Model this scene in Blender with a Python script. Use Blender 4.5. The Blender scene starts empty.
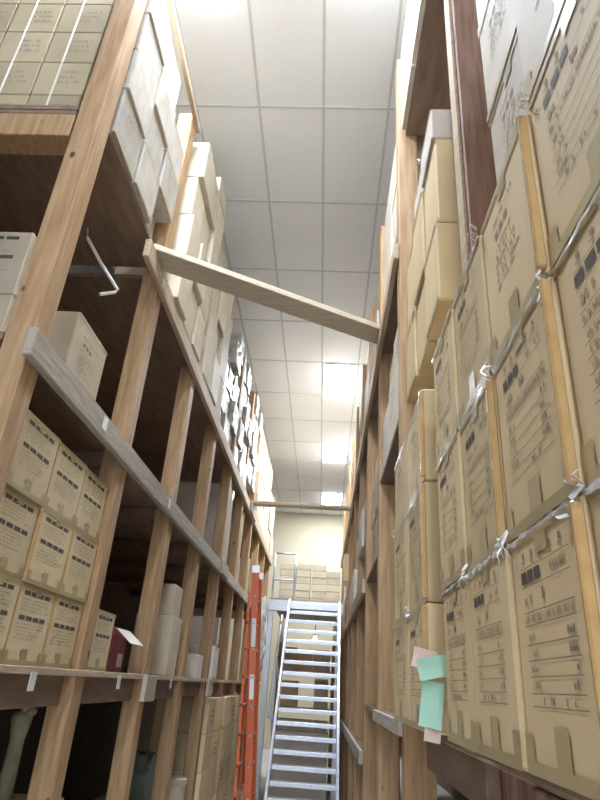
import bpy, math, random
from mathutils import Vector, Matrix
RND = random.Random(7)
sc = bpy.context.scene
COL = sc.collection

# ------------------------------------------------------------------ materials
def mat(name, color, rough=0.7, metal=0.0, noise=None, bump=None, spec=0.4, scale=8.0, stretch=(1, 1, 1), emit=None, coat=0.0):
    m = bpy.data.materials.new(name); m.use_nodes = True
    nt = m.node_tree; b = nt.nodes['Principled BSDF']
    b.inputs['Base Color'].default_value = (*color, 1); b.inputs['Roughness'].default_value = rough
    b.inputs['Metallic'].default_value = metal; b.inputs['Specular IOR Level'].default_value = spec
    b.inputs['Coat Weight'].default_value = coat
    if emit:
        b.inputs['Emission Color'].default_value = (*emit[0], 1); b.inputs['Emission Strength'].default_value = emit[1]
    if noise or bump:
        tc = nt.nodes.new('ShaderNodeTexCoord'); mp = nt.nodes.new('ShaderNodeMapping')
        oi = nt.nodes.new('ShaderNodeObjectInfo'); ad = nt.nodes.new('ShaderNodeVectorMath')
        sc_ = nt.nodes.new('ShaderNodeVectorMath'); sc_.operation = 'SCALE'; sc_.inputs['Scale'].default_value = 37.0
        cb = nt.nodes.new('ShaderNodeCombineXYZ')
        for k in range(3): nt.links.new(oi.outputs['Random'], cb.inputs[k])
        nt.links.new(cb.outputs[0], sc_.inputs[0])
        nt.links.new(tc.outputs['Object'], ad.inputs[0]); nt.links.new(sc_.outputs[0], ad.inputs[1])
        nt.links.new(ad.outputs[0], mp.inputs['Vector']); mp.inputs['Scale'].default_value = stretch
        n = nt.nodes.new('ShaderNodeTexNoise'); n.inputs['Scale'].default_value = scale; n.inputs['Detail'].default_value = 5
        nt.links.new(mp.outputs[0], n.inputs['Vector'])
        if noise:
            r = nt.nodes.new('ShaderNodeValToRGB'); r.color_ramp.elements[0].position = 0.3; r.color_ramp.elements[1].position = 0.72
            r.color_ramp.elements[0].color = (*noise, 1); r.color_ramp.elements[1].color = (*color, 1)
            nt.links.new(n.outputs['Fac'], r.inputs['Fac'])
            hs = nt.nodes.new('ShaderNodeHueSaturation'); ma = nt.nodes.new('ShaderNodeMapRange')
            ma.inputs['To Min'].default_value = 0.88; ma.inputs['To Max'].default_value = 1.1
            nt.links.new(oi.outputs['Random'], ma.inputs['Value']); nt.links.new(ma.outputs[0], hs.inputs['Value'])
            nt.links.new(r.outputs[0], hs.inputs['Color']); nt.links.new(hs.outputs[0], b.inputs['Base Color'])
        if bump:
            bp = nt.nodes.new('ShaderNodeBump'); bp.inputs['Strength'].default_value = bump; bp.inputs['Distance'].default_value = 0.01
            nt.links.new(n.outputs['Fac'], bp.inputs['Height']); nt.links.new(bp.outputs[0], b.inputs['Normal'])
    return m

PINE = mat('pine_post', (0.55, 0.365, 0.195), 0.65, noise=(0.37, 0.22, 0.105), bump=0.25, scale=5, stretch=(9, 9, 0.7))
PINEB = mat('pine_board_along', (0.58, 0.46, 0.32), 0.7, noise=(0.40, 0.30, 0.19), bump=0.25, scale=5, stretch=(9, 0.7, 9))
PINEX = mat('pine_board_across', (0.60, 0.52, 0.40), 0.7, noise=(0.47, 0.40, 0.29), bump=0.25, scale=5, stretch=(0.7, 9, 9))
def add_knots(m):
    nt = m.node_tree; b = nt.nodes['Principled BSDF']; src = b.inputs['Base Color'].links[0].from_socket
    tc = nt.nodes.new('ShaderNodeTexCoord'); mp = nt.nodes.new('ShaderNodeMapping'); mp.inputs['Scale'].default_value = (1, 1, .6)
    v = nt.nodes.new('ShaderNodeTexVoronoi'); v.inputs['Scale'].default_value = 5.2
    r = nt.nodes.new('ShaderNodeValToRGB'); r.color_ramp.elements[0].position = .05; r.color_ramp.elements[1].position = .085
    r.color_ramp.elements[0].color = (.25, .16, .12, 1); r.color_ramp.elements[1].color = (1, 1, 1, 1)
    mx = nt.nodes.new('ShaderNodeMix'); mx.data_type = 'RGBA'; mx.blend_type = 'MULTIPLY'; mx.inputs[0].default_value = 1
    nt.links.new(tc.outputs['Object'], mp.inputs[0]); nt.links.new(mp.outputs[0], v.inputs['Vector']); nt.links.new(v.outputs['Distance'], r.inputs[0])
    nt.links.new(src, mx.inputs[6]); nt.links.new(r.outputs[0], mx.inputs[7]); nt.links.new(mx.outputs[2], b.inputs['Base Color'])
add_knots(PINE)
BROWN = mat('dark_stained_post', (0.40, 0.25, 0.18), 0.65, noise=(0.22, 0.12, 0.08), bump=0.2, scale=5, stretch=(9, 9, 0.7))
SHELF = mat('shelf_plywood', (0.34, 0.24, 0.17), 0.85, noise=(0.22, 0.15, 0.10), bump=0.15, scale=6, stretch=(3, 0.6, 3))
GREYW = mat('weathered_grey_board', (0.52, 0.46, 0.38), 0.8, noise=(0.36, 0.31, 0.25), bump=0.3, scale=7, stretch=(8, 0.7, 8))
KRAFT = mat('kraft_cardboard', (0.73, 0.57, 0.325), 0.7, noise=(0.67, 0.51, 0.28), bump=0.05, scale=4)
PALEK = mat('pale_cardboard', (0.68, 0.60, 0.45), 0.8, noise=(0.58, 0.505, 0.37), bump=0.05, scale=6)
PALEL = mat('yellowish_cardboard', (0.74, 0.63, 0.40), 0.75, noise=(0.67, 0.56, 0.34), bump=0.05, scale=4)
SHADEK = mat('shaded_kraft_cardboard', (0.46, 0.385, 0.25), 0.85, noise=(0.39, 0.32, 0.20), bump=0.05, scale=4)  # darker kraft: shade on the rack-end cartons put into the colour
WHITEK = mat('white_lined_cardboard', (0.72, 0.67, 0.58), 0.75, noise=(0.60, 0.54, 0.45), bump=0.05, scale=4)
GREYK = mat('greyish_cardboard', (0.66, 0.57, 0.42), 0.65, noise=(0.58, 0.49, 0.35), bump=0.08, scale=5)
INK = mat('printing_ink', (0.36, 0.29, 0.20), 0.8, noise=(0.29, 0.23, 0.16), scale=60)
INKS = mat('solid_printing_ink', (0.13, 0.105, 0.085), 0.75, noise=(0.09, 0.075, 0.06), scale=60)
INKF = mat('faded_printing_ink', (0.48, 0.39, 0.25), 0.8, noise=(0.42, 0.33, 0.20), scale=60)
TAPE = mat('packing_tape', (0.50, 0.40, 0.21), 0.34, noise=(0.45, 0.35, 0.18), spec=0.5, scale=12)
GOLD = mat('glossy_edge_tape', (0.64, 0.42, 0.18), 0.2, noise=(0.55, 0.34, 0.13), bump=0.3, spec=0.7, scale=25, coat=0.8)
FILM = mat('stretch_film', (0.85, 0.85, 0.82), 0.12, noise=(0.70, 0.70, 0.66), bump=0.9, spec=0.8, scale=14, coat=0.6)
WRAP = mat('plastic_wrap', (0.52, 0.49, 0.43), 0.4, noise=(0.30, 0.27, 0.22), bump=0.35, spec=0.5, scale=7)
STRAP = mat('white_strapping', (0.82, 0.80, 0.74), 0.35, noise=(0.76, 0.74, 0.68), scale=30)
STEEL = mat('galvanised_steel', (0.66, 0.69, 0.72), 0.36, 0.55, noise=(0.55, 0.58, 0.62), scale=30)
ALU = mat('bare_aluminium', (0.78, 0.79, 0.80), 0.30, 0.8, noise=(0.70, 0.71, 0.72), scale=30)
ORANGE = mat('orange_fibreglass', (0.74, 0.17, 0.055), 0.42, noise=(0.62, 0.12, 0.04), scale=14, stretch=(6, 6, 1))
LABELW = mat('white_label', (0.82, 0.82, 0.78), 0.5, noise=(0.76, 0.76, 0.72), scale=40)
CREAM = mat('cream_wall_paint', (0.66, 0.59, 0.42), 0.85, noise=(0.63, 0.56, 0.39), scale=1.5)
DARKW = mat('dark_board_wall', (0.20, 0.15, 0.12), 0.9, noise=(0.13, 0.10, 0.08), bump=0.2, scale=3, stretch=(1, 6, 0.5))
TILE = mat('ceiling_tile', (0.92, 0.92, 0.92), 0.95, noise=(0.90, 0.90, 0.90), bump=0.12, scale=22)
TBAR = mat('ceiling_t_bar', (0.63, 0.63, 0.62), 0.8, noise=(0.60, 0.60, 0.59), scale=20)
CONC = mat('concrete_floor', (0.55, 0.52, 0.48), 0.6, noise=(0.46, 0.43, 0.40), bump=0.1, scale=3)
MINT = mat('mint_green_paper', (0.50, 0.80, 0.62), 0.6, noise=(0.42, 0.72, 0.54), scale=14)
PINKP = mat('pink_paper', (0.80, 0.62, 0.52), 0.7, noise=(0.72, 0.53, 0.44), scale=14)
RED = mat('dark_red_carton', (0.42, 0.11, 0.11), 0.5, noise=(0.28, 0.06, 0.07), scale=10)
BLACKP = mat('black_plastic_bag', (0.035, 0.032, 0.035), 0.3, noise=(0.02, 0.02, 0.02), bump=0.8, scale=9)
OLIVE = mat('grey_green_cloth', (0.20, 0.25, 0.20), 0.85, noise=(0.13, 0.17, 0.14), bump=0.6, scale=10)
BONE = mat('old_ivory_plastic', (0.56, 0.54, 0.36), 0.5, noise=(0.40, 0.38, 0.24), scale=9)
TUB = mat('cream_tub_plastic', (0.66, 0.58, 0.42), 0.45, noise=(0.60, 0.52, 0.37), scale=9)
LAMP = mat('lit_diffuser', (0.9, 0.9, 0.9), 0.5, emit=((0.88, 0.96, 1.08), 38.0))
LAMPN = mat('lit_diffuser_added_panel', (0.9, 0.9, 0.9), 0.5, emit=((0.86, 0.96, 1.12), 37.0))  # emission of the added panel over the left rack
LAMPD = mat('lit_diffuser_dim_tubes', (0.9, 0.9, 0.9), 0.5, emit=((0.86, 0.96, 1.12), 13.0))
MARBLE = mat('scuffed_white_cardboard', (0.54, 0.50, 0.43), 0.8, noise=(0.43, 0.39, 0.325), scale=8, stretch=(1, 1.6, 1))
BULB = mat('lit_bulb', (1, 0.9, 0.7), 0.4, emit=((1.0, 0.50, 0.12), 5.0))
RUBBER = mat('black_rubber', (0.03, 0.03, 0.03), 0.7, noise=(0.02, 0.02, 0.02), scale=30)
YGLINT = mat('yellow_reflection', (0.85, 0.62, 0.12), 0.4, noise=(0.75, 0.5, 0.08), scale=30)  # painted colour of the reflections at the stair joints

# ------------------------------------------------------------------ mesh helpers
class MB:
    def __init__(s): s.v = []; s.f = []; s.smooth = False
    def add(s, vs, fs, M=None):
        o = len(s.v)
        for p in vs:
            p = Vector(p)
            if M is not None: p = M @ p
            s.v.append(tuple(p))
        for f in fs: s.f.append([o + i for i in f])
        return s
    def box(s, x0, x1, y0, y1, z0, z1, b=0.004, M=None):
        lo = (x0, y0, z0); hi = (x1, y1, z1)
        b = min(b, (x1-x0)*.3, (y1-y0)*.3, (z1-z0)*.3)
        vs = []; idx = {}
        for cx in (0, 1):
            for cy in (0, 1):
                for cz in (0, 1):
                    c = (cx, cy, cz)
                    for ax in range(3):          # vertex on the face normal to ax
                        p = []
                        for k in range(3):
                            base = hi[k] if c[k] else lo[k]
                            if k != ax: base += -b if c[k] else b
                            p.append(base)
                        idx[(c, ax)] = len(vs); vs.append(p)
        fs = []
        for ax in range(3):
            a, d = [(1, 2), (2, 0), (0, 1)][ax]
            for side in (0, 1):
                q = []
                for (i, j) in ((0, 0), (1, 0), (1, 1), (0, 1)):
                    c = [0, 0, 0]; c[ax] = side; c[a] = i; c[d] = j
                    q.append(idx[(tuple(c), ax)])
                fs.append(q if side else q[::-1])
        for ax in range(3):                      # edges along ax
            a, d = [(1, 2), (2, 0), (0, 1)][ax]
            for i in (0, 1):
                for j in (0, 1):
                    def C(t):
                        c = [0, 0, 0]; c[ax] = t; c[a] = i; c[d] = j; return tuple(c)
                    q = [idx[(C(0), a)], idx[(C(1), a)], idx[(C(1), d)], idx[(C(0), d)]]
                    fs.append(q if (i == j) else q[::-1])
        for cx in (0, 1):
            for cy in (0, 1):
                for cz in (0, 1):
                    c = (cx, cy, cz); t = [idx[(c, 0)], idx[(c, 1)], idx[(c, 2)]]
                    fs.append(t if (cx+cy+cz) % 2 else t[::-1])
        return s.add(vs, fs, M)
    def bar(s, p0, p1, w, t, up=(0, 0, 1), b=0.003):
        p0 = Vector(p0); p1 = Vector(p1); d = p1 - p0; L = d.length; d.normalize()
        sx = d.cross(Vector(up))
        if sx.length < 1e-4: sx = d.cross(Vector((0, 1, 0)))
        sx.normalize(); u = sx.cross(d)
        M = Matrix((( sx.x, d.x, u.x, p0.x), (sx.y, d.y, u.y, p0.y), (sx.z, d.z, u.z, p0.z), (0, 0, 0, 1)))
        return s.box(-w/2, w/2, 0, L, -t/2, t/2, b, M)
    def tube(s, pts, r, n=10):
        pts = [Vector(p) for p in pts]; rings = []
        vs = []; fs = []
        for i, p in enumerate(pts):
            d = (pts[min(i+1, len(pts)-1)] - pts[max(i-1, 0)]).normalized()
            a = d.cross(Vector((0.31, 0.95, 0.05))).normalized(); c = d.cross(a)
            rr = r[i] if isinstance(r, (list, tuple)) else r
            for k in range(n):
                t = 2*math.pi*k/n; vs.append(p + a*math.cos(t)*rr + c*math.sin(t)*rr)
        for i in range(len(pts)-1):
            for k in range(n):
                fs.append([i*n+k, i*n+(k+1) % n, (i+1)*n+(k+1) % n, (i+1)*n+k])
        fs.append(list(range(n))[::-1]); fs.append([(len(pts)-1)*n+k for k in range(n)])
        return s.add(vs, fs)
    def prism(s, poly, z0, z1):
        n = len(poly)
        return s.add([(x, y, z0) for x, y in poly] + [(x, y, z1) for x, y in poly], [list(range(n))[::-1], [n+i for i in range(n)]] + [[i, (i+1) % n, n+(i+1) % n, n+i] for i in range(n)])
    def grid(s, fn, nu, nv):
        vs = [fn(i/nu, j/nv) for i in range(nu+1) for j in range(nv+1)]
        fs = [[i*(nv+1)+j, (i+1)*(nv+1)+j, (i+1)*(nv+1)+j+1, i*(nv+1)+j+1] for i in range(nu) for j in range(nv)]
        return s.add(vs, fs)
    def build(s, name, m, parent=None, loc=(0, 0, 0), smooth=False):
        me = bpy.data.meshes.new(name); me.from_pydata(s.v, [], s.f); me.update()
        if smooth:
            for p in me.polygons: p.use_smooth = True
        me.materials.append(m)
        o = bpy.data.objects.new(name, me); COL.objects.link(o); o.location = loc
        if parent is not None: o.parent = parent
        return o

def tag(o, label, cat, group=None, kind=None):
    o['label'] = label; o['category'] = cat
    if group: o['group'] = group
    if kind: o['kind'] = kind
    return o
def thing(name, label, cat, loc=(0, 0, 0), group=None):
    o = bpy.data.objects.new(name, None); COL.objects.link(o); o.location = loc; o.empty_display_size = 0.1
    return tag(o, label, cat, group)
def struct(mb, name, m):
    o = mb.build(name, m); o['kind'] = 'structure'; return o
ORD = ['first', 'second', 'third', 'fourth', 'fifth', 'sixth', 'seventh', 'eighth', 'ninth', 'tenth']
def solidify(o, t):
    md = o.modifiers.new('thickness', 'SOLIDIFY'); md.thickness = t; md.offset = 0
    return o

# ------------------------------------------------------------------ the room (camera stands at x=0, y=0)
CZ = 6.52
XL, XR, YB, YF = -3.05, 2.45, 18.4, -9.0
struct(MB().box(XL-.1, XR+.1, YF, YB+.1, -.1, 0, .001), 'floor', CONC)
struct(MB().box(XL-.1, XR+.1, YF, YB+.1, CZ, CZ+.1, .001), 'ceiling', TILE)
struct(MB().box(XL-.1, XL, YF, YB, 0, CZ, .001), 'wall_left', DARKW)
struct(MB().box(XR, XR+.1, YF, YB, 0, CZ, .001), 'wall_right', DARKW)
struct(MB().box(XL, XR, YB, YB+.1, 0, CZ, .001), 'wall_back', CREAM)
tb = MB()
gx0, gy0, TW, TL = -0.21, 1.38, 0.61, 1.215
k = -5
while gx0 + k*TW < XR:
    x = gx0 + k*TW; k += 1
    if x > XL: tb.box(x-.012, x+.012, YF, YB, CZ-.006, CZ+.001, .001)
k = -8
while gy0 + k*TL < YB:
    y = gy0 + k*TL; k += 1
    if y > YF: tb.box(XL, XR, y-.012, y+.012, CZ-.007, CZ, .001)
struct(tb, 'trim_1', TBAR)

struct(MB().box(XL, -1.45, .9, 1.0, 0, 3.9, .002), 'wall_light_block', DARKW)  # unseen partition, added to keep rear light out of the left rack
# ceiling lights: two-by-four panels whose lens is lowered so its sides brighten the ceiling
def troffer(y0, label, x0=-.19, x1=.39, L=1.18, m=None):
    t = thing('ceiling_light', label, 'ceiling light', ((x0+x1)/2, y0+L/2, CZ-.008), 'ceiling lights over the aisle')
    w = (x1-x0)/2; l = L/2
    MB().box(-w, w, -l, l, -.014, 0, .003).build('frame', TBAR, t)
    MB().box(-w+.02, w-.02, -l+.02, l-.02, -.024, -.0145, .003).build('diffuser', m or LAMP, t)
troffer(8.70, 'largest and nearest bright white ceiling light panel above the aisle')
troffer(12.32, 'second bright ceiling light panel along the aisle, between the other two')
troffer(16.0, 'farthest and smallest bright ceiling light, just above the second crossbeam')
troffer(1.59, 'ceiling light panel just beyond the top edge of the photo, right of the aisle middle', -.19, .39, 1.18, LAMPD)
troffer(1.59, 'added light panel out of view over the left rack edge, brightening the right cartons', -1.415, -.835, 1.18, LAMPN)  # added out of view to light the aisle faces on the right
troffer(-4.6, 'added ceiling light panel above the aisle behind the viewpoint')  # unseen panel, added to light the room behind the camera

# ------------------------------------------------------------------ cartons
def glyph_line(mb, P, u0, u1, v, h, rnd, dens=0.75):
    u = u0
    while u < u1:
        w = h*rnd.uniform(.35, .8)
        if rnd.random() < dens:
            hh = h*rnd.choice((1, 1, .7)); P(mb, u, min(u+w, u1), v, v+hh)
        u += w + h*rnd.choice((.25, .25, .3, .9))

def printing(mbs, P, W, H, style, rnd):
    solid, ink, fad = mbs
    if style == 'A':                       # small sealed cartons: header bars and dense lists
        for v in (.86, .55):
            n = 4; u = -.36
            for i in range(n):
                P(solid, u*W, (u+.155)*W, v*H, (v+.055)*H); u += .185
        for v in (.80, .755, .71, .665, .49, .445, .40, .355, .31):
            glyph_line(fad, P, -.36*W, rnd.uniform(.15, .38)*W, v*H, .022*H, rnd, .8)
        glyph_line(fad, P, -.3*W, .25*W, .935*H, .025*H, rnd, .8)
        glyph_line(ink, P, -.1*W, .02*W, .12*H, .06*H, rnd, .9)
    elif style == 'B':                     # large cartons: pictograms, three squares, ruled table
        for i in range(5):
            u = (-.30+.13*i)*W; P(ink, u, u+.028*W, .885*H, .915*H); P(fad, u-.012*W, u+.02*W, .865*H, .88*H)
        P(ink, -.34*W, .32*W, .842*H, .846*H)
        for i in range(3):
            u = (-.34+.10*i)*W; P(solid, u, u+.08*W, .775*H, .83*H)
        glyph_line(fad, P, .08*W, .3*W, .785*H, .035*H, rnd, .85)
        P(ink, -.34*W, .32*W, .757*H, .761*H)
        glyph_line(fad, P, -.32*W, -.2*W, .68*H, .045*H, rnd, .9); glyph_line(ink, P, -.06*W, .02*W, .685*H, .05*H, rnd, 1)
        P(ink, -.34*W, .32*W, .645*H, .650*H); glyph_line(fad, P, -.33*W, .31*W, .605*H, .03*H, rnd, .95); P(ink, -.34*W, .32*W, .588*H, .593*H)
        for j, v in enumerate((.52, .455, .39, .325)):
            P(ink, -.34*W, .32*W, (v-.012)*H, (v-.007)*H)
            glyph_line(fad, P, -.31*W, -.2*W, (v+.008)*H, .028*H, rnd, .85)
            glyph_line(ink, P, .2*W, .29*W, (v+.008)*H, .03*H, rnd, .9)
        glyph_line(ink, P, -.25*W, .2*W, .275*H, .028*H, rnd, .5); P(ink, -.34*W, .32*W, .262*H, .267*H)
    elif style == 'C':                     # a short line of squares over a faint block of text
        for i in range(3):
            u = (-.22+.10*i)*W; P(ink, u, u+.07*W, .70*H, .745*H)
        for v in (.80, .62, .57, .52, .47, .42, .37):
            glyph_line(fad, P, -.25*W, rnd.uniform(.05, .28)*W, v*H, .028*H, rnd, .7)
    elif style == 'S':                     # stencilled lines
        for v in (.66, .5, .34):
            glyph_line(ink, P, -.05*W, .36*W, v*H, .075*H, rnd, .9)
    elif style == 'D':                     # three bars like a freight label
        for v in (.3, .45, .6): P(ink, -.1*W, .35*W, v*H, (v+.05)*H)

def carton(label, x0, x1, y0, y1, z0, z1, side=1, style=None, front=None, m=KRAFT, tape=None, group=None, strap=False, name='carton', goldedge=False, yaw=0.0, seam=True):
    """side: +1 the aisle face looks to +x (left rack), -1 to -x (right rack), 0: only the face to the viewer matters"""
    W = y1-y0; D = x1-x0; H = z1-z0
    o = MB().box(-D/2, D/2, -W/2, W/2, 0, H, .006).build(name, m, None, ((x0+x1)/2, (y0+y1)/2, z0))
    o.rotation_euler.z = yaw
    tag(o, label, 'box', group)
    rnd = random.Random(int(x0*1000)*7 + int(y0*1000)*13 + int(z0*1000))
    e = .0015
    def Pa(mb, u0, u1, v0, v1, lift=e):
        if side >= 0: q = [(D/2+lift, u0, v0), (D/2+lift, u1, v0), (D/2+lift, u1, v1), (D/2+lift, u0, v1)]
        else: q = [(-D/2-lift, -u0, v0), (-D/2-lift, -u1, v0), (-D/2-lift, -u1, v1), (-D/2-lift, -u0, v1)]
        mb.add(q, [[0, 1, 2, 3]])
    def Pf(mb, u0, u1, v0, v1, lift=e):
        mb.add([(u0, -W/2-lift, v0), (u1, -W/2-lift, v0), (u1, -W/2-lift, v1), (u0, -W/2-lift, v1)], [[0, 1, 2, 3]])
    mbs = (MB(), MB(), MB())
    if style: printing(mbs, Pa, W, H, style, rnd)
    if front: printing(mbs, Pf, D, H, front, rnd)
    pr = MB(); mi = []
    for i, mb in enumerate(mbs):
        pr.add(mb.v, mb.f); mi += [i]*len(mb.f)
    if pr.v:
        po = pr.build('printing', INKS, o); po.data.materials.append(INK); po.data.materials.append(INKF)
        for p, i in zip(po.data.polygons, mi): p.material_index = i
    if tape:
        tw = .028
        def Tb(u0, u1, v0, v1):
            t = MB(); Pa(t, u0, u1, v0, v1, .0025); t.build('packing_tape', TAPE, o)
        if 'tab' in tape:
            Tb(-tw, tw, .055*H, .20*H); Tb(-tw, tw, .88*H, .955*H)
        if 'edge' in tape:
            Tb(-W/2, W/2, 0, .055*H); Tb(-W/2, W/2, .955*H, H)
        if 'side' in tape:
            Tb(-W/2, -W/2+.04, .055*H, .16*H); Tb(W/2-.04, W/2, .055*H, .16*H)
    if goldedge:
        g = MB(); s = -1 if side < 0 else 1
        g.box(s*(D/2)-.014, s*(D/2)+.003, -W/2-.003, -W/2+.009, .01, H-.01, .003)
        g.build('edge_tape', GOLD, o)
    if strap:
        s_ = MB()
        s_.box(-.006-.03, .006-.03, -W/2-.003, -W/2+.0005, 0, H+.001, .0008)
        s_.build('strap', STRAP, o)
    return o

def film_scrap(label, p, size, seed, group='torn film scraps'):
    r = random.Random(seed)
    b = MB()
    for k in range(4):
        a = Vector((r.uniform(-.006, .003), r.uniform(-.5, .5)*size, r.uniform(-.5, .5)*size))
        d = Vector((r.uniform(-.015, .002), r.uniform(-1, 1)*size, r.uniform(-1.1, .5)*size))
        c = d*.5 + Vector((-.012, r.uniform(-.2, .2)*size, r.uniform(-.2, .2)*size))
        w = Vector((0, r.uniform(.1, .3)*size, r.uniform(.05, .2)*size))
        b.add([a, a+w, a+c+w*.8, a+c, a+d+w*.1, a+d], [[0, 1, 2, 3], [3, 2, 4, 5]])
    o = b.build('torn_film', FILM, None, p); solidify(o, .0008)
    return tag(o, label, 'plastic film', group)

# ------------------------------------------------------------------ left rack
PX = -1.25                                   # aisle face of the posts
YR = [2.17 + 1.27*k for k in range(10)]      # far edge of each post
PW = .13
L1, L2, L3 = 1.60, 2.84, 4.12
TOP = 5.78
lr = thing('storage_rack', 'tall pine-framed storage rack along the left side of the aisle', 'rack', (-2.1, 8, 0), 'timber storage racks')
LO = Vector((-2.1, 8, 0))
def lpart(mb, name, m): 
    o = mb.build(name, m, lr); mb_off = -LO
    o.location = mb_off; return o
for k, y in enumerate(YR):
    top = TOP
    if k == 9: top = 5.55
    p = lpart(MB().box(PX-.12, PX, y-PW, y, 0, top, .005), 'post', PINE)
for k in range(9):
    ya, yb = YR[k]+.004, YR[k+1]-PW-.004
    for lv, th in ((L1, .03), (L2, .035), (L3 if k else 4.215, .03)):
        xf = PX-.004 if lv != L1 else PX-.02
        lpart(MB().prism([(XL+.01, ya-PW-.006), (PX-.124, ya-PW-.006), (PX-.124, ya), (xf, ya), (xf, yb), (XL+.01, yb)], lv-th, lv), 'shelf_board', SHELF)
    lpart(MB().box(PX-.10, PX-.06, ya, yb, L1-.17, L1-.031, .003), 'apron', SHELF)
lpart(MB().box(PX+.001, PX+.042, 1.995, YR[9]+.02, 2.715, 2.842, .005), 'shelf_beam', GREYW)
lpart(MB().box(PX+.001, PX+.042, 2.93, YR[9]+.02, 3.985, 4.122, .005), 'shelf_beam', PINEB)
lpart(MB().box(PX+.001, PX+.020, 2.30, YR[9], L1-.032, L1, .003), 'shelf_edging', PINEB)
lpart(MB().box(PX+.001, PX+.034, 2.02, YR[1]+.02, 5.72, 5.775, .004), 'header_rail', PINEB)
for k in range(1, 9, 2):
    pass
lpart(MB().box(XL+.01, PX-.13, YR[0]-PW, YR[0], 4.0, 4.155, .004), 'cross_bearer', PINE)
lpart(MB().box(XL+.01, PX-.13, YR[0]-PW, YR[0], 4.156, 4.1845, .004), 'cross_bearer', SHELF)
for k in range(0, 7):
    lpart(MB().box(XL+.01, PX-.125, YR[k+1]-PW+.02, YR[k+1]-.03, L2-.13, L2-.036, .004), 'cross_bearer', SHELF)
    lpart(MB().box(XL+.01, PX-.125, YR[k+1]-PW+.02, YR[k+1]-.03, L1-.15, L1-.032, .004), 'cross_bearer', SHELF)
lpart(MB().box(PX+.021, PX+.055, YR[2]-.22, YR[2]+.05, 1.43, 1.60, .004), 'splice_plate', PINEX)
lpart(MB().box(PX+.043, PX+.070, YR[4]-.28, YR[4]+.16, 2.71, 2.85, .004), 'splice_plate', GREYW)
lpart(MB().box(PX+.021, PX+.055, YR[4]-.20, YR[4]+.05, 1.43, 1.60, .004), 'splice_plate', PINEX)
lpart(MB().box(PX+.043, PX+.075, 8.9, 9.6, 3.97, 4.12, .004), 'splice_plate', GREYW)
for (y, z, x) in ((3.30, 4.05, PX+.044), (2.85, 2.80, PX+.044), (4.35, 2.79, PX+.044), (8.2, 4.05, PX+.044), (2.75, 1.555, PX+.024), (3.95, 1.56, PX+.024), (5.35, 1.56, PX+.024)):
    lpart(MB().box(x, x+.003, y-.03, y+.03, z-.05, z+.025, .0008), 'shelf_tag', LABELW)

# bent metal strip under the top shelf
bs = MB().tube([(-1.57, 2.82, 4.02), (-1.47, 2.87, 3.87), (-1.355, 2.94, 3.72), (-1.37, 2.94, 3.70), (-1.43, 2.88, 3.64)], .011, 6)
bo = bs.build('bent_strip', STRAP, None, (0, 0, 0)); tag(bo, 'bent white metal strip dangling under the upper left shelf', 'metal strip')
MB().tube([(-1.57, 2.82, 4.02), (-1.58, 2.81, 4.087)], .006, 6).build('hanger', STEEL, bo)

# eye-level shelf: three by three sealed cartons in the first bay
gA = 'taped list-printed cartons on the left eye-level shelf'
ys = [2.185, 2.55, 2.925, 3.295]
rown = ['bottom', 'middle', 'top']; coln = ['left', 'centre', 'right']
for c in range(3):
    for r in range(3):
        jx = RND.uniform(-.012, .012)
        carton(f'taped carton with list printing, {rown[r]} row, {coln[c]} of three columns on eye-level shelf',
               -1.74, -1.275+jx-.0*c, ys[c]+.004, ys[c+1]-.005, L1+.0015+r*.322, L1+.0015+(r+1)*.322-.002, 1, 'A', None, PALEL, ('tab', 'edge', 'side'), gA, goldedge=True)
carton('single small list-printed carton standing alone just right of the stacked nine', -1.62, -1.27, 3.47, 3.80, L1+.0015, L1+.315, 1, 'A', None, PALEL, ('tab', 'edge'), gA, goldedge=True)
# dark red carton with an open flap
rc = MB()
for q in ((-.17, -.16, -.16, .16), (.16, .17, -.16, .16), (-.16, .16, -.16, -.15), (-.16, .16, .15, .16)):
    rc.box(q[0], q[1], q[2], q[3], 0, .26, .002)
rc.box(-.17, .17, -.16, .16, 0, .008, .001)
rb = rc.build('open_carton', RED, None, (-1.50, 4.14, L1+.0015)); tag(rb, 'open dark red carton with a cream flap hanging toward the aisle', 'box')
fl = MB().box(-.002, .002, -.15, .15, -.14, 0, .0008); fo = fl.build('flap', TUB, rb, (.185, 0, .255)); fo.rotation_euler = (0, -.9, 0)
MB().box(-.15, .08, -.14, .14, .008, .36, .03).build('wrapped_contents', RED, rb)
MB().box(.171, .174, .02, .12, .03, .11, .001).build('pink_sticker', PINKP, rb)
# dark bags deep in bays two and three
def lump(name, label, cat, m, c, s, seed, group=None, n=14, amp=.18):
    r = random.Random(seed); b = MB()
    off = [[r.uniform(-1, 1) for _ in range(n)] for _ in range(n+1)]
    vs = []; fs = []
    for i in range(n+1):
        th = math.pi*i/n
        for j in range(n):
            ph = 2*math.pi*j/n
            k = 1 + amp*off[i][j]*math.sin(th)
            sx = math.copysign(abs(math.cos(ph))**.6, math.cos(ph)); sy = math.copysign(abs(math.sin(ph))**.6, math.sin(ph))
            st = math.sin(th)**.55 if th < math.pi else 0
            vs.append((s[0]*st*sx*k, s[1]*st*sy*k, max(0, s[2]*(.5+.5*math.copysign(abs(math.cos(th))**.7, math.cos(th)))*(k if i else 1))))
    for i in range(n):
        for j in range(n):
            fs.append([i*n+j, (i+1)*n+j, (i+1)*n+(j+1) % n, i*n+(j+1) % n])
    o = b.add(vs, fs).build(name, m, None, c)
    return tag(o, label, cat, group)
lump('plastic_bag', 'dark crumpled plastic bag deep behind the red carton', 'bag', BLACKP, (-2.05, 4.05, L1+.003), (.26, .24, .72), 3, 'dark bags')
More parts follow.
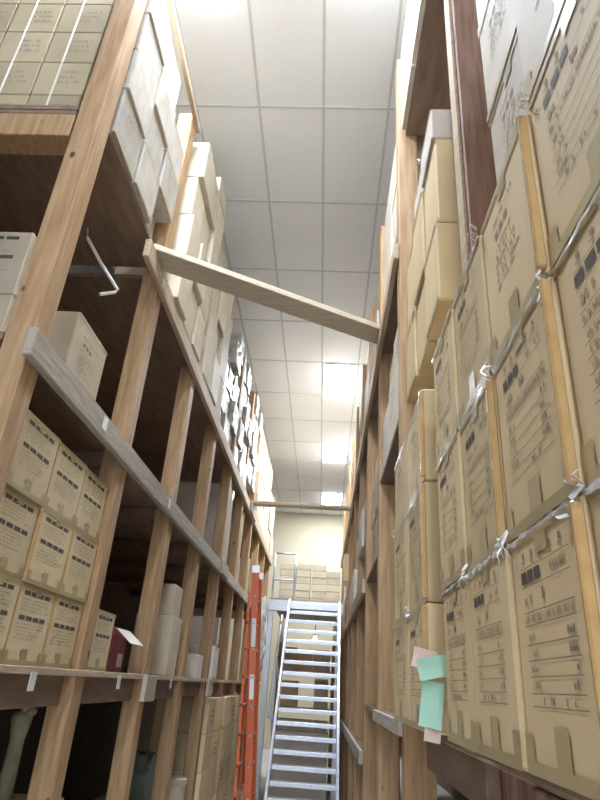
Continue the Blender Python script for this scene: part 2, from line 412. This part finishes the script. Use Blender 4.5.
lump('plastic_bag', 'grey wrapped bag lit at its top, deep behind the second left post', 'bag', WRAP, (-2.35, 3.66, L1+.003), (.2, .09, .8), 4, 'dark bags')
# third bay and beyond on the eye-level shelf
gB = 'cartons along the left eye-level shelf'
carton('tall plain tied carton standing on the left eye-level shelf between third and fourth posts', -1.60, -1.275, 5.32, 5.66, L1+.0015, L1+.47, 1, None, None, GREYK, None, gB)
carton('plain carton set on top of the tall tied one between third and fourth posts', -1.59, -1.30, 5.33, 5.64, L1+.473, L1+.73, 1, None, None, GREYK, None, gB)
carton('low grey carton behind the fourth left post, at shelf level', -1.66, -1.36, 6.10, 6.5, L1+.0015, L1+.36, 1, None, None, GREYK, None, gB)
carton('low pale carton at the shelf front beside the fifth left post', -1.62, -1.27, 6.62, 6.90, L1+.0015, L1+.22, 1, None, None, WHITEK, None, gB)
carton('narrow pale carton at the shelf front just past the fifth left post', -1.58, -1.22, 7.30, 7.62, L1+.0015, L1+.34, 1, None, None, WHITEK, ('edge',), gB)
carton('grey carton deeper on the shelf beyond the sixth left post', -1.7, -1.36, 8.58, 9.1, L1+.0015, L1+.42, 1, None, None, GREYK, None, gB)

# second shelf: dim cartons
gC = 'dim cartons on the left second shelf'
for i, (z0, z1) in enumerate(((2.842, 3.21), (3.213, 3.60))):
    carton(f'labelled carton seen end-on at the left photo edge, {("lower", "upper")[i]} of two on the second shelf', -1.98-.02*i, -1.565, 2.30, 2.70, z0, z1, 1, None, 'A', PALEK, None, gC)
carton('lone pale carton on the second left shelf right behind the nearest post', -1.535, -1.352, 2.56, 3.0, 2.842, 3.30, 1, 'C', None, PALEK, ('edge',), gC)
for i, (y, h, x) in enumerate(((3.7, .34, -2.1), (4.9, .45, -1.95), (6.2, .4, -1.9))):
    carton(f'shadowed carton far inside the {ORD[i+1]} bay of the left second shelf', x-.4, x, y, y+.5, 2.842, 2.842+h, 1, None, None, GREYK, None, gC)
# flat cardboard sheets standing upright in the fifth and sixth bays
for i, (y, h) in enumerate(((7.36, 1.02), (7.44, 1.08), (7.52, .96), (7.63, 1.05), (8.62, 1.1), (8.72, 1.0), (8.84, 1.08))):
    mm = (WHITEK, GREYK, WHITEK, FILM, PALEK, GREYK, PALEK)[i]
    b = MB().box(-.9, 0, -.018, .018, 0, h, .004)
    o = b.build('cardboard_sheet', mm, None, (-1.27, y, 2.842))
    tag(o, f'upright flat cardboard sheet, {ORD[i]} from the near end on left second shelf', 'cardboard', 'upright cardboard sheets')

# top shelf, first bay: pale cartons, four rows by three columns, end of the rack visible
gD = 'pale cartons heaped on the left top shelf'
ys = [2.185, 2.55, 2.915, 3.28]
rw = ['bottom', 'second', 'third', 'top']; cw = ['nearest', 'middle', 'farthest']
for r in range(4):
    for c in range(3):
        if r == 3 and c == 2: continue
        jx = RND.uniform(-.008, .006) + (.014 if (r+c) % 2 else 0)
        if (r, c) == (0, 2): jx = -.11
        carton(f'pale marbled carton, {rw[r]} row, {cw[c]} column, first bay of left top shelf', -1.47+jx*.5, -1.236+jx, ys[c]+.003, ys[c+1]-.006-RND.uniform(0, .01), 4.2165+r*.345, 4.2165+(r+1)*.345-.004, 1, 'C' if (r+c) % 3 == 0 else None, None, MARBLE, ('edge',) if RND.random() < .4 else None, gD)
gE = 'strapped cartons seen from the end of the left rack'
for r in range(5):
    for c in range(3):
        x1 = -1.485-.30*c
        carton(f'white-strapped kraft carton at upper left, {ORD[r]} row up, {ORD[c]} column from the post', x1-.295, x1, 2.19, 2.6, 4.2165+r*.28, 4.2165+(r+1)*.28-.003, 1, None, 'S', SHADEK, None, gE, strap=True)
# second bay: plain kraft
gF = 'plain cartons on the left top shelf beyond the second post'
ys = [3.56, 3.90, 4.23, 4.56]
for r in range(4):
    for c in range(3):
        jx = .02 + .008*r + RND.uniform(-.025, .025)
        carton(f'plain carton in the second bay of the left top shelf, {rw[r]} row, {cw[c]} column', -1.70, -1.215+jx, ys[c]+.003, ys[c+1]-.004-RND.uniform(0, .02), L3+.0035+r*.405, L3+.0035+(r+1)*.405-.003, 1, 'C' if c == 1 and r % 2 else None, None, PALEK, None, gF)
carton('long plain carton lying crosswise on top of the second bay stack', -1.75, -1.16, 4.12, 4.50, 5.7455, 5.93, 1, None, None, PALEK, None, gF)
ys = [4.74, 5.10, 5.46, 5.82]
for r in range(4):
    for c in range(3):
        jx = RND.uniform(-.035, .02) - .012*r
        carton(f'pale carton in the third bay of the left top shelf, {rw[r]} row, {cw[c]} column', -1.70, -1.21+jx, ys[c]+.003, ys[c+1]-.004, L3+.0035+r*.42, L3+.0035+(r+1)*.42-.003, 1, None, None, (PALEK, GREYK)[(r+c) % 2], None, gF)
# bays four to six: plastic-wrapped parcels
def parcel(label, x0, x1, y0, y1, z0, z1, seed, group, m=WRAP):
    r = random.Random(seed); b = MB(); n = 4
    W, D, H = y1-y0, x1-x0, z1-z0
    def warp(p):
        return p
    pts = {}
    vs = []; fs = []
    def vid(i, j, k):
        key = (i, j, k)
        if key not in pts:
            px, py, pz = (-D/2 + D*i/n, -W/2 + W*j/n, H*k/n)
            a = .010
            ins = lambda t: -1 if t == 0 else (1 if t == n else 0)
            px -= ins(i)*abs(r.gauss(0, a)); py -= ins(j)*abs(r.gauss(0, a*.6))
            if k == n: pz -= abs(r.gauss(0, a*.6))
            pts[key] = len(vs); vs.append((px, py, pz))
        return pts[key]
    for a in range(n):
        for c in range(n):
            for s in (0, n):
                q = [vid(s, a, c), vid(s, a+1, c), vid(s, a+1, c+1), vid(s, a, c+1)]; fs.append(q if s else q[::-1])
                q = [vid(a, s, c), vid(a, s, c+1), vid(a+1, s, c+1), vid(a+1, s, c)]; fs.append(q if s else q[::-1])
                q = [vid(a, c, s), vid(a+1, c, s), vid(a+1, c+1, s), vid(a, c+1, s)]; fs.append(q if s else q[::-1])
    o = b.add(vs, fs).build('wrapped_parcel', m, None, ((x0+x1)/2, (y0+y1)/2, z0))
    return tag(o, label, 'parcel', group)
gG = 'shiny plastic-wrapped parcels on the left top shelf'
for bay, nm in ((3, 'fourth'), (4, 'fifth'), (5, 'sixth')):
    ya, yb = YR[bay]+.01, YR[bay+1]-PW-.01
    w = (yb-ya)/3
    for r in range(5):
        for c in range(3):
            if r == 4 and (c+bay) % 3 == 0 or (r, c, bay) in ((3, 0, 3), (4, 1, 3), (4, 2, 4)): continue
            parcel(f'shiny wrapped parcel, {nm} bay of left top shelf, {ORD[r]} layer, {cw[c]} column', -1.68, -1.255+RND.uniform(-.05, .05)-(.06 if bay == 5 and r == 0 else 0), ya+c*w+.002, ya+(c+1)*w-.004, L3+.0035+r*.345, L3+.0035+(r+1)*.345-.002, bay*100+r*10+c, gG)
gH = 'yellowish cartons at the far end of the left top shelf'
for bay, nm in ((6, 'seventh'), (7, 'eighth'), (8, 'last')):
    ya, yb = YR[bay]+.01, YR[bay+1]-PW-.01
    w = (yb-ya)/2
    for r in range(4 if bay < 8 else 3):
        for c in range(2):
            carton(f'yellowish carton, {nm} bay of left top shelf, {ORD[r]} layer, {("near", "far")[c]} column', -1.72, -1.22+RND.uniform(-.02, .02), ya+c*w+.002, ya+(c+1)*w-.01, L3+.0035+r*.40, L3+.0035+(r+1)*.40-.003, 1, None, None, PALEK, None, gH)

# below the eye-level shelf
gI = 'cartons with white taped seams on the floor under the left rack'
lo = [7.27, 7.98, 8.38]
cols = [(7.27, 7.74), (7.75, 8.22), (8.54, 9.02), (9.03, 9.5), (9.81, 10.3), (10.31, 10.78)]
for c, (ya, yb) in enumerate(cols):
    for r in range(4):
        o = carton(f'floor carton under left rack, column {ORD[c]} from the near end, layer {ORD[r]} up', -1.8, -1.205, ya, yb-.006, .002+r*.352, .002+(r+1)*.352-.003, 1, 'D' if (c+r) % 3 == 0 else None, None, KRAFT, None, gI)
        H = .349; D = .595; W = yb-ya-.006
        MB().box(D/2, D/2+.002, -W/2+.01, W/2-.01, H-.012, H-.002, .0005).build('seam_tape', STRAP, o)
tb_ = MB(); tb_.tube([(0, 0, 0), (0, 0, .02), (0, 0, .36), (0, 0, .40)], [.10, .115, .13, .132], 20)
to = tb_.build('storage_tub', TUB, None, (-1.41, 6.85, 0.001), True); tag(to, 'cream cylindrical tub on the floor between fourth and fifth left posts', 'tub')
to.scale = (1, 1, 1.62)
lid = MB().tube([(0, 0, .40), (0, 0, .405), (0, 0, .43), (0, 0, .435)], [.136, .142, .142, .13], 20).build('lid', TUB, to)
lump('cloth_bundle', 'grey green cloth bundle on the floor seen between third and fourth left posts', 'bundle', OLIVE, (-1.62, 6.22, 0.002), (.17, .20, .95), 21)
tl = MB().tube([(0, 0, 0), (0, 0, .05), (0, 0, .30), (0, 0, .36), (0, 0, .42), (0, 0, .45)], [.05, .055, .05, .062, .075, .05], 14)
tl.tube([(.02, 0, .44), (.07, 0, .46), (.09, 0, .45)], [.03, .026, .018], 8)
oo = tl.build('plastic_fitting', BONE, None, (-1.70, 3.80, .932), True); tag(oo, 'old ivory plastic pipe fitting on the crate at the bottom left corner', 'fitting')
oo.scale = (.8, .8, .95)
MB().tube([(0, 0, .45), (.02, 0, .52), (.04, .02, .58)], [.034, .03, .022], 10).build('pipe', GREYW, oo, (0, 0, 0), True)
carton('plain carton on the floor holding up the ivory fitting at bottom left', -2.05, -1.45, 3.52, 4.05, .001, .930, 1, None, None, GREYK, None, gI)

# ------------------------------------------------------------------ right rack
rr = thing('storage_rack', 'tall dark-stained storage rack along the right side of the aisle', 'rack', (1.3, 8, 0), 'timber storage racks')
RO = Vector((1.3, 8, 0))
def rpart(mb, name, m):
    o = mb.build(name, m, rr); o.location = -RO; return o
RY = [(1.78, 1.90, .50), (2.90, 3.03, .37), (4.20, 4.33, .37)] + [(5.50+1.3*k, 5.63+1.3*k, .37) for k in range(7)]
for k, (ya, yb, x) in enumerate(RY):
    rpart(MB().box(x, x+.13, ya, yb, 0, (6.3, 5.9, 5.45)[min(k, 2)], .005), 'post', BROWN if k == 0 else PINE)
rpart(MB().box(.484, .4985, 1.80, 1.885, 3.0, 6.3, .002), 'post_facing', PINEB)
RL1, RL2, RL3 = 1.495, 3.0, 4.12
rpart(MB().box(.50, .63, -.35, -.22, 0, 6.3, .005), 'post', PINE)
def bay(y0, y1, lv, x0, th=.03): rpart(MB().box(x0, XR-.01, y0+.004, y1-.004, lv-th, lv, .002), 'shelf_board', SHELF)
bay(-.22, 1.78, RL1, .42); bay(1.90, 2.90, RL1, .42)
bay(1.90, 2.90, RL2, .645); bay(1.90, 2.90, 5.10, .42)
for k in range(1, 9):
    ya, yb = RY[k][1], RY[k+1][0]
    if k < 3: bay(ya, yb, RL1, .376)
    else: bay(ya, yb, 1.16, .376)
    bay(ya, yb, RL2 if k < 2 else 2.5, .376)
    bay(ya, yb, RL3, .376)
rpart(MB().box(.345, .369, 2.93, 4.31, RL1-.065, RL1-.001, .004), 'shelf_beam', GREYW)
rpart(MB().box(.335, .369, 5.52, 13.4, 1.06, 1.162, .004), 'shelf_beam', GREYW)
rpart(MB().box(.335, .369, 5.52, 13.4, 2.38, 2.502, .004), 'shelf_beam', PINEB)
rpart(MB().box(.335, .369, 2.9, 13.4, 4.0, 4.122, .004), 'shelf_beam', PINEB)
rpart(MB().box(.452, .49, -.3, 2.88, RL1-.05, RL1-.031, .003), 'shelf_edging', PINEB)
# cubby frame and dark panel under the near bay
rpart(MB().box(.44, .49, 1.40, 1.455, 0, RL1-.051, .004), 'stud', BROWN)
rpart(MB().box(.44, .49, .90, .96, 0, RL1-.051, .004), 'stud', BROWN)
rpart(MB().box(.45, .47, .96, 1.40, RL1-.20, RL1-.052, .003), 'panel', BROWN)
rpart(MB().box(.45, .47, .2, .90, 0, RL1-.052, .003), 'panel', BROWN)
rpart(MB().box(.46, .50, 1.90, 2.90, RL1-.17, RL1-.052, .003), 'apron', SHELF)
# rough vertical studs lining the far bays
st = [(4.75, .52), (5.02, .50), (5.3, .52), (5.95, .48), (6.25, .5), (6.5, .47), (7.2, .5), (7.6, .48), (8.5, .5)]
for i, (y, x) in enumerate(st):
    rpart(MB().box(x, x+.05, y, y+.14, 0, 1.12 if y > 5.6 else RL1-.032, .004), 'stud', PINE if i % 2 else BROWN)
    rpart(MB().box(x, x+.05, y, y+.14, 1.163 if y > 5.6 else RL1+.002, 2.46, .004), 'stud', BROWN if i % 2 else PINE)

# near stack
gN = 'large printed cartons stacked at the near end of the right rack'
cy = [(.40, .792), (.80, 1.132), (1.14, 1.452), (1.46, 1.772)]
cx = [.352, .345, .339, .337]
rz = [1.497, 1.866, 2.242, 2.632, 3.01, 3.39, 3.77, 4.15]
cn = ['nearest', 'second', 'third', 'farthest']
for c in range(4):
    for r in range(7 if c < 2 else 3):
        jx = RND.uniform(-.003, .003)
        b = 'B' if r < 2 or (r == 2 and c != 1) else 'C'; RND.random()
        if r == 0: b = 'B'
        carton(f'large printed carton of the near right stack, {cn[c]} column, {ORD[r]} layer up', cx[c]+jx+(.045 if c == 1 and r > 2 else 0), cx[c]+.46, cy[c][0], cy[c][1], rz[r]+(.0012 if r else .0), rz[r+1]-.0025, -1, b, None, KRAFT if r < 3 else GREYK, ('tab', 'edge', 'side') if r < 4 else ('edge',), gN, goldedge=(c == 1 and r < 4 or (c, r) == (2, 1)))
        if r in (0, 1) or (r == 2 and c > 1):
            o = bpy.data.objects[[q.name for q in bpy.data.objects if q.get('label', '') == f'large printed carton of the near right stack, {cn[c]} column, {ORD[r]} layer up'][0]]
            D = cx[c]+.46-(cx[c]+jx); W = cy[c][1]-cy[c][0]; H = rz[r+1]-.0025-rz[r]-(.0012 if r else 0)
            fb = MB(); n = 16; rr_ = random.Random(c*10+r)
            tops = [(-D/2-.004-rr_.uniform(0, .003), -W/2+W*i/n, H+rr_.uniform(-.004, .0015)) for i in range(n+1)]
            bots = [(-D/2-.003-rr_.uniform(0, .004), -W/2+W*i/n, H-rr_.uniform(.004, .012)-(.008 if rr_.random() < .15 else 0)) for i in range(n+1)]
            fb.add(tops+bots, [[i, n+1+i, n+2+i, i+1] for i in range(n)])
            fb.build('film_edge', FILM, o)
# second stack
gO = 'printed cartons of the second right stack beside the post'
for c, (ya, yb) in enumerate(((1.93, 2.40), (2.41, 2.88))):
    for r, (za, zb) in enumerate(((1.497, 1.865), (1.868, 2.27), (2.273, 2.63))):
        carton(f'brown carton of the second right stack, {("near", "far")[c]} column, {rown[r]} layer', .324+.004*r, .80, ya+(.05 if c == 0 else 0), yb, za, zb-.001, -1, 'B' if r < 2 else 'C', None if c == 0 else None, KRAFT, ('tab', 'edge'), gO, goldedge=(c == 0))
# overhanging stack
gP = 'grey-brown cartons overhanging the right upper shelf'
for c, (ya, yb) in enumerate(((1.93, 2.24), (2.25, 2.56), (2.57, 2.88))):
    for r, (za, zb) in enumerate(((3.002, 3.40), (3.403, 3.90), (3.903, 4.10))):
        if r == 2 and c == 2: continue
        carton(f'carton overhanging the right upper shelf, {cw[c]} column, {rown[r]} layer', .40+.012*((c+r) % 2), .84, ya, yb, za, zb-.001, -1, None, 'D' if (r+c) % 2 else None, KRAFT if r < 2 else WHITEK, ('edge',), gP)
gQ = 'white-lit cartons on the right top shelf'
for c, (ya, yb) in enumerate(((1.93, 2.40), (2.41, 2.88))):
    for r in range(2):
        carton(f'white-lit carton on the right top shelf before the brace end, {("near", "far")[c]} column, {("lower", "upper")[r]} layer', .395, .85, ya, yb, 5.102+r*.42, 5.102+(r+1)*.42-.003, -1, None, None, WHITEK, ('edge',), gQ)
# bay between B and C and onwards
gR = 'assorted cartons along the far right shelves'
bn = ['third', 'fourth', 'fifth', 'sixth', 'seventh', 'eighth', 'ninth', 'last']
for k in range(1, 9):
    ya, yb = RY[k][1]+.012, RY[k+1][0]-.012
    w = (yb-ya)/2
    base = RL2 if k < 2 else 2.5
    for c in range(2):
        for r in range(2):
            hh = RND.uniform(.34, .44)
            if (k, c, r) == (6, 0, 1):
                carton('barred carton jutting from the far right shelf, level with the deck cartons', .29, .85, ya, ya+w-.008, base+.613, base+1.03, -1, None, 'D', KRAFT, None, gR); continue
            carton(f'pale carton in the {bn[k-1]} bay of the right middle shelf, {("near", "far")[c]} column, {("lower", "upper")[r]} layer', .385+RND.uniform(-.03, .05), .85, ya+c*w, ya+(c+1)*w-.008, base+.003+r*.44, base+.003+r*.44+((.607 if (k, c) == (6, 0) else .437) if r == 0 else hh), -1, 'C' if (k+c) % 2 else None, None, (GREYK, PALEK, WHITEK)[(k+c+r) % 3], None, gR)
    for c in range(2):
        for r in range(3):
            back = .13 if r == 0 and ((k, c) == (1, 1) or k == 5) else 0
            carton(f'pale carton in the {bn[k-1]} bay of the right top shelf, {("near", "far")[c]} column, {rown[r]} layer', .392+RND.uniform(-.0, .04)+back, .85, ya+c*w, ya+(c+1)*w-.008, RL3+.004+r*.45, RL3+.004+(r+1)*.45-.004, -1, None, None, (WHITEK, PALEK)[(k+c+r) % 2], None, gR)
#carton('barred carton jutting from the far right shelf, level with the deck cartons', .10, .37, 10.9, 11.3, 2.506, 2.86, -1, None, 'D', KRAFT, None, gR)

# paper sheets tucked by the second stack
def sheet(label, m, p, w, h, yaw, roll, seed):
    r = random.Random(seed); ph = r.uniform(0, 6)
    b = MB().grid(lambda u, v: ((u-.5)*w, -.006*abs(v-.45)-.003*math.sin(3*u+ph), -v*h), 5, 5)
    o = b.build('paper_sheet', m, None, p); o.rotation_euler = (0, roll, yaw); solidify(o, .001)
    return tag(o, label, 'paper', 'loose papers by the second right stack')
sheet('upper mint green paper sheet stuck between the two right stacks', MINT, (.318, 1.880, 1.700), .090, .058, -.35, -.22, 1)
sheet('lower larger mint green paper sheet hanging below the upper one', MINT, (.328, 1.905, 1.635), .065, .120, -.35, .12, 2)
sheet('pinkish paper corner peeking out above the mint green sheets', PINKP, (.312, 1.925, 1.722), .07, .055, -.35, .2, 3)
sheet('pinkish paper scrap peeking out below the mint green sheets', PINKP, (.330, 1.915, 1.565), .045, .085, -.35, .12, 4)

# torn film at carton corners
FS = [((.345, .795, 2.24), .05, 'where four near right cartons meet, upper right'), ((.332, 1.137, 2.63), .04, 'at the outer corner above third near column'),
      ((.345, .80, 1.868), .06, 'hanging along the seam of the nearest right cartons'), ((.335, 1.13, 1.868), .05, 'on seam between second and third near columns'),
      ((.337, 1.46, 1.86), .05, 'on the seam at the farthest column of the near stack'), ((.324, 2.40, 1.87), .05, 'on the lower seam of the second right stack'), ((.328, 2.86, 2.27), .05, 'at the far corner of the second right stack'),
      ((.345, .80, 2.633), .045, 'above the second column at the right edge'), ((.330, 1.14, 2.24), .04, 'at the seam top of the gold-taped edge'),
      ((.395, 2.24, 4.10), .05, 'on top of the overhanging right stack'), ((.39, 2.56, 3.40), .05, 'at the middle of the overhanging right stack')]
for i, (p, s, w) in enumerate(FS): film_scrap('torn scrap of clear film ' + w, (p[0]+.003, p[1], p[2]), s, i)
wad = lump('film_wad', 'crumpled wad of white plastic film hanging at the left corner of the grey deck', 'plastic film', FILM, (-.988, 10.2, 1.70), (.075, .13, 1.10), 31, None, 18, .3)

# ------------------------------------------------------------------ braces across the aisle
def brace(a, b, w, t, label, m=PINEX):
    a = Vector(a); b = Vector(b); c = (a+b)/2
    mb = MB().bar(a-c, b-c, w, t); o = mb.build('cross_brace', m, None, c); 
    return tag(o, label, 'beam', 'braces across the aisle')
brace((-1.275, 3.115, 4.147), (.455, 4.075, 4.147), .205, .046, 'near timber brace running slantwise across the aisle below the ceiling')
brace((-1.285, 9.1, 4.147), (.46, 9.1, 4.147), .17, .045, 'far timber brace crossing straight over the aisle above the stairs', PINEX)

# ------------------------------------------------------------------ steel stairs
sx0, sx1 = -.55, .25
Y0, RISE, RUN, N = 7.6, .1475, .1264, 18
yt = Y0 + RUN*(N+1)
stair = thing('metal_stairs', 'steep silver metal stairs climbing to the deck at the end of the aisle', 'stairs', (-.15, 8.8, 0))
SO = Vector((-.15, 8.8, 0))
def spart(mb, name, m, smooth=False):
    o = mb.build(name, m, stair, -SO, smooth); return o
for x in (sx0, sx1):
    sl = MB().bar((x, Y0-.08, .02), (x, yt, RISE*(N+1)), .035, .13); spart(sl, 'stringer', STEEL)
for i in range(N):
    z = RISE*(i+1); y = Y0 + RUN*(i+1)
    b = MB().box(sx0+.018, sx1-.018, y-.08, y+.09, z-.014, z, .003)
    b.box(sx0+.018, sx1-.018, y-.083, y-.076, z-.048, z-.002, .002)
    t = spart(b, 'tread', STEEL)
spart(MB().box(sx0+.018, sx1-.018, yt-.02, yt+.17, RISE*(N+1)-.10, RISE*(N+1)+.005, .004), 'landing_tread', STEEL)
hx = sx0-.075
off = Vector((0, -.10, .62))
A = Vector((hx, Y0+.35, .55)); 
spart(MB().tube([(hx, 8.35, 1.22), (hx, 9.42, 2.46), (hx, 9.5, 2.54)], .02, 10), 'handrail', STEEL, True)
for yy in (8.45, 8.95, 9.38):
    zz = (yy-Y0)*1.167
    spart(MB().tube([(sx0-.02, yy+.05, zz+.02), (hx, yy, zz+.34)], .016, 8), 'rail_bracket', STEEL, True)
    
for x, y, z in ((hx, 9.40, 2.42), (sx0-.01, 9.45, 2.20), (sx1+.0, 9.45, 2.20)):
    spart(MB().box(x-.025, x+.025, y-.05, y-.0, z-.03, z+.03, .006), 'yellow_glint', YGLINT)  # yellow reflections at the stair joints, modelled as small coloured blocks
# deck
deck = thing('steel_deck', 'grey raised deck with pale cartons at the head of the stairs', 'deck', (-.27, 11.5, 0))
DO = Vector((-.27, 11.5, 0))
def dpart(mb, name, m, smooth=False): return mb.build(name, m, deck, -DO, smooth)
DZ = 2.88
dpart(MB().box(-.90, .32, 10.19, 13.2, DZ-.03, DZ, .003), 'deck_plate', GREYW)
dpart(MB().box(-.90, .32, 10.185, 10.225, DZ-.20, DZ-.031, .004), 'edge_beam', STEEL)
for x in (-.86, .26):
    for y in (10.27, 13.1):
        dpart(MB().box(x-.04, x+.04, y-.04, y+.04, 0, DZ-.031, .004), 'deck_post', STEEL)
rp = MB().tube([(-.50, 10.24, DZ), (-.50, 10.24, 3.62)], .022, 10); dpart(rp, 'rail_post', STEEL, True)
dpart(MB().tube([(-.50, 10.24, 3.62), (-.86, 10.24, 3.62)], .018, 8), 'top_rail', STEEL, True)
dpart(MB().tube([(-.50, 10.24, 3.18), (-.86, 10.24, 3.18)], .014, 8), 'mid_rail', STEEL, True)
dpart(MB().tube([(-.86, 10.24, DZ), (-.86, 10.24, 3.63)], .018, 8), 'rail_post', STEEL, True)
gS = 'flat pale cartons stacked on the deck'
for c, (xa, xb) in enumerate(((-.89, -.59), (-.585, -.285), (-.255, .02), (.025, .30))):
    for r in range(7 if c < 3 else 6):
        carton(f'flat pale carton on the deck, {ORD[c]} column from the left, {ORD[r]} layer up', xa+RND.uniform(0, .006), xb, 12.02+.08*(c == 3)*-1+RND.uniform(-.01, .01), 12.5, DZ+.002+r*.130, DZ+.002+(r+1)*.130-.004, 0, None, None, PALEK, None, gS)

# under the deck: small shelf unit, boxes, lamp
us = thing('shelf_unit', 'low wooden shelf unit with cartons seen through the stair treads', 'shelf', (-.28, 12, 0))
UO = Vector((-.28, 12, 0))
def upart(mb, name, m): return mb.build(name, m, us, -UO)
for z in (.55, 1.25, 1.85): upart(MB().box(-.78, .2, 11.75, 12.4, z-.03, z, .003), 'shelf_board', PINEX)
for x in (-.80, .2):
    for y in (11.78, 12.33): upart(MB().box(x, x+.05, y, y+.06, 0, 2.3, .003), 'upright', PINE)
gT = 'cartons on the low shelf under the deck'
for i, (xa, xb, z, h, m) in enumerate(((-.74, -.45, 1.853, .38, PALEK), (-.44, -.16, 1.853, .30, KRAFT), (-.15, .17, 1.853, .36, PALEK), (-.70, -.40, 1.253, .42, KRAFT), (-.1, .15, 1.253, .48, PALEK), (-.72, -.1, .553, .5, WHITEK), (-.08, .17, .553, .5, PALEK))):
    carton(f'carton glimpsed between treads, {("upper left", "upper middle", "upper right", "centre left", "centre right", "lower left", "lower right")[i]} on low shelf under deck', xa, xb, 11.85, 12.3, z, z+h, 0, None, None, m, None, gT)
carton('broad white carton on the floor behind the lowest stair treads', -.72, .16, 10.4, 10.9, .001, .95, 0, None, None, WHITEK, None, gT)
lamp = thing('hanging_lamp', 'bare glowing bulb hanging under the deck behind the treads', 'lamp', (-.12, 10.75, DZ-.031))
MB().tube([(0, 0, 0), (0, 0, -.42)], .006, 6).build('cord', RUBBER, lamp)
MB().tube([(0, 0, -.40), (0, 0, -.47)], .02, 10).build('socket', RUBBER, lamp)
MB().tube([(0, 0, -.47), (0, 0, -.50), (0, 0, -.54), (0, 0, -.575), (0, 0, -.585)], [.014, .03, .036, .022, .006], 14).build('bulb', BULB, lamp, (0, 0, 0), True)

# ------------------------------------------------------------------ orange extension ladder leaning on the left rack
la = thing('extension_ladder', 'orange extension ladder with silver rungs leaning on the left rack', 'ladder', (-.78, 7.85, 0))
AO = Vector((-.78, 7.85, 0))
def apart(mb, name, m, parent=None, smooth=False):
    o = mb.build(name, m, parent or la, (0, 0, 0) if parent else -AO, smooth); return o
def onl(z, dx=0, y=0): 
    return Vector((-.70 - .125*z/2.4*1.15 + dx, y, z))
upv = Vector((1, 0, .06))
for i, y in enumerate((7.62, 8.16)):
    r = apart(MB().bar(onl(.03, 0, y), onl(2.90, 0, y), .035, .085-.02*i, (1, 0, .06)), 'rail', ORANGE)
    apart(MB().box(-.05, .05, -.025, .025, -.03, .05, .006).build('t', ALU, None) and MB().bar(onl(2.84, 0, y), onl(2.93, 0, y), .042, .095, (1, 0, .06)), 'end_cap', ALU, r)
    apart(MB().bar(onl(.0, 0, y), onl(.10, 0, y), .05, .10, (1, 0, .06)), 'foot', ALU, r)
    if i == 0:
        apart(MB().bar(onl(1.98, 0, y-.0185), onl(2.30, 0, y-.0185), .002, .05, (1, 0, .06)), 'warning_label', LABELW, r)
        apart(MB().bar(onl(1.42, 0, y-.0185), onl(1.68, 0, y-.0185), .002, .05, (1, 0, .06)), 'warning_label', LABELW, r)
for z in [0.3*k+.15 for k in range(10)]:
    if z < 2.85: apart(MB().tube([onl(z, 0, 7.60), onl(z, 0, 8.18)], .017, 10), 'rung', ALU, None, True)
for i, y in enumerate((7.665, 8.11)):
    apart(MB().bar(onl(.28, -.15, y), onl(2.62, -.075, y), .03, .035, (1, 0, .06)), 'fly_rail', ORANGE)
for z in [0.3*k+.45 for k in range(7)]:
    apart(MB().tube([onl(z, -.15+.032*(z-.28), 7.65), onl(z, -.15+.032*(z-.28), 8.12)], .015, 10), 'fly_rung', ALU, None, True)
for ob in [o for o in bpy.data.objects if o.name.split('.')[0] == 't']: bpy.data.objects.remove(ob)

# ------------------------------------------------------------------ light and camera
w = bpy.data.worlds.new('World'); sc.world = w; w.use_nodes = True
w.node_tree.nodes['Background'].inputs[0].default_value = (0.86, 0.96, 1.12, 1)
w.node_tree.nodes['Background'].inputs[1].default_value = 2.0
cam = bpy.data.cameras.new('camera'); co = bpy.data.objects.new('camera', cam); COL.objects.link(co)
cam.sensor_fit = 'VERTICAL'; cam.sensor_height = 24; cam.lens = 590/800*24; cam.clip_start = .02
# optical axes from the vanishing points of the aisle and of the posts
f = 590.0
Y = Vector((20, 287, f)).normalized(); Z = Vector((87, -1205, f)).normalized(); Z = (Z - Y*Z.dot(Y)).normalized(); X = Y.cross(Z)
if X.x < 0: X = -X
right = Vector((X.x, Y.x, Z.x)); down = Vector((X.y, Y.y, Z.y)); fwd = Vector((X.z, Y.z, Z.z))
M = Matrix.Identity(4)
for r in range(3): M[r][0] = right[r]; M[r][1] = -down[r]; M[r][2] = -fwd[r]
M.translation = (0, 0, 1.6); co.matrix_world = M
sc.camera = co
vs = sc.view_settings
vs.view_transform = 'Standard'; vs.look = 'None'; vs.gamma = 1; vs.use_curve_mapping = False; vs.exposure = 1.38
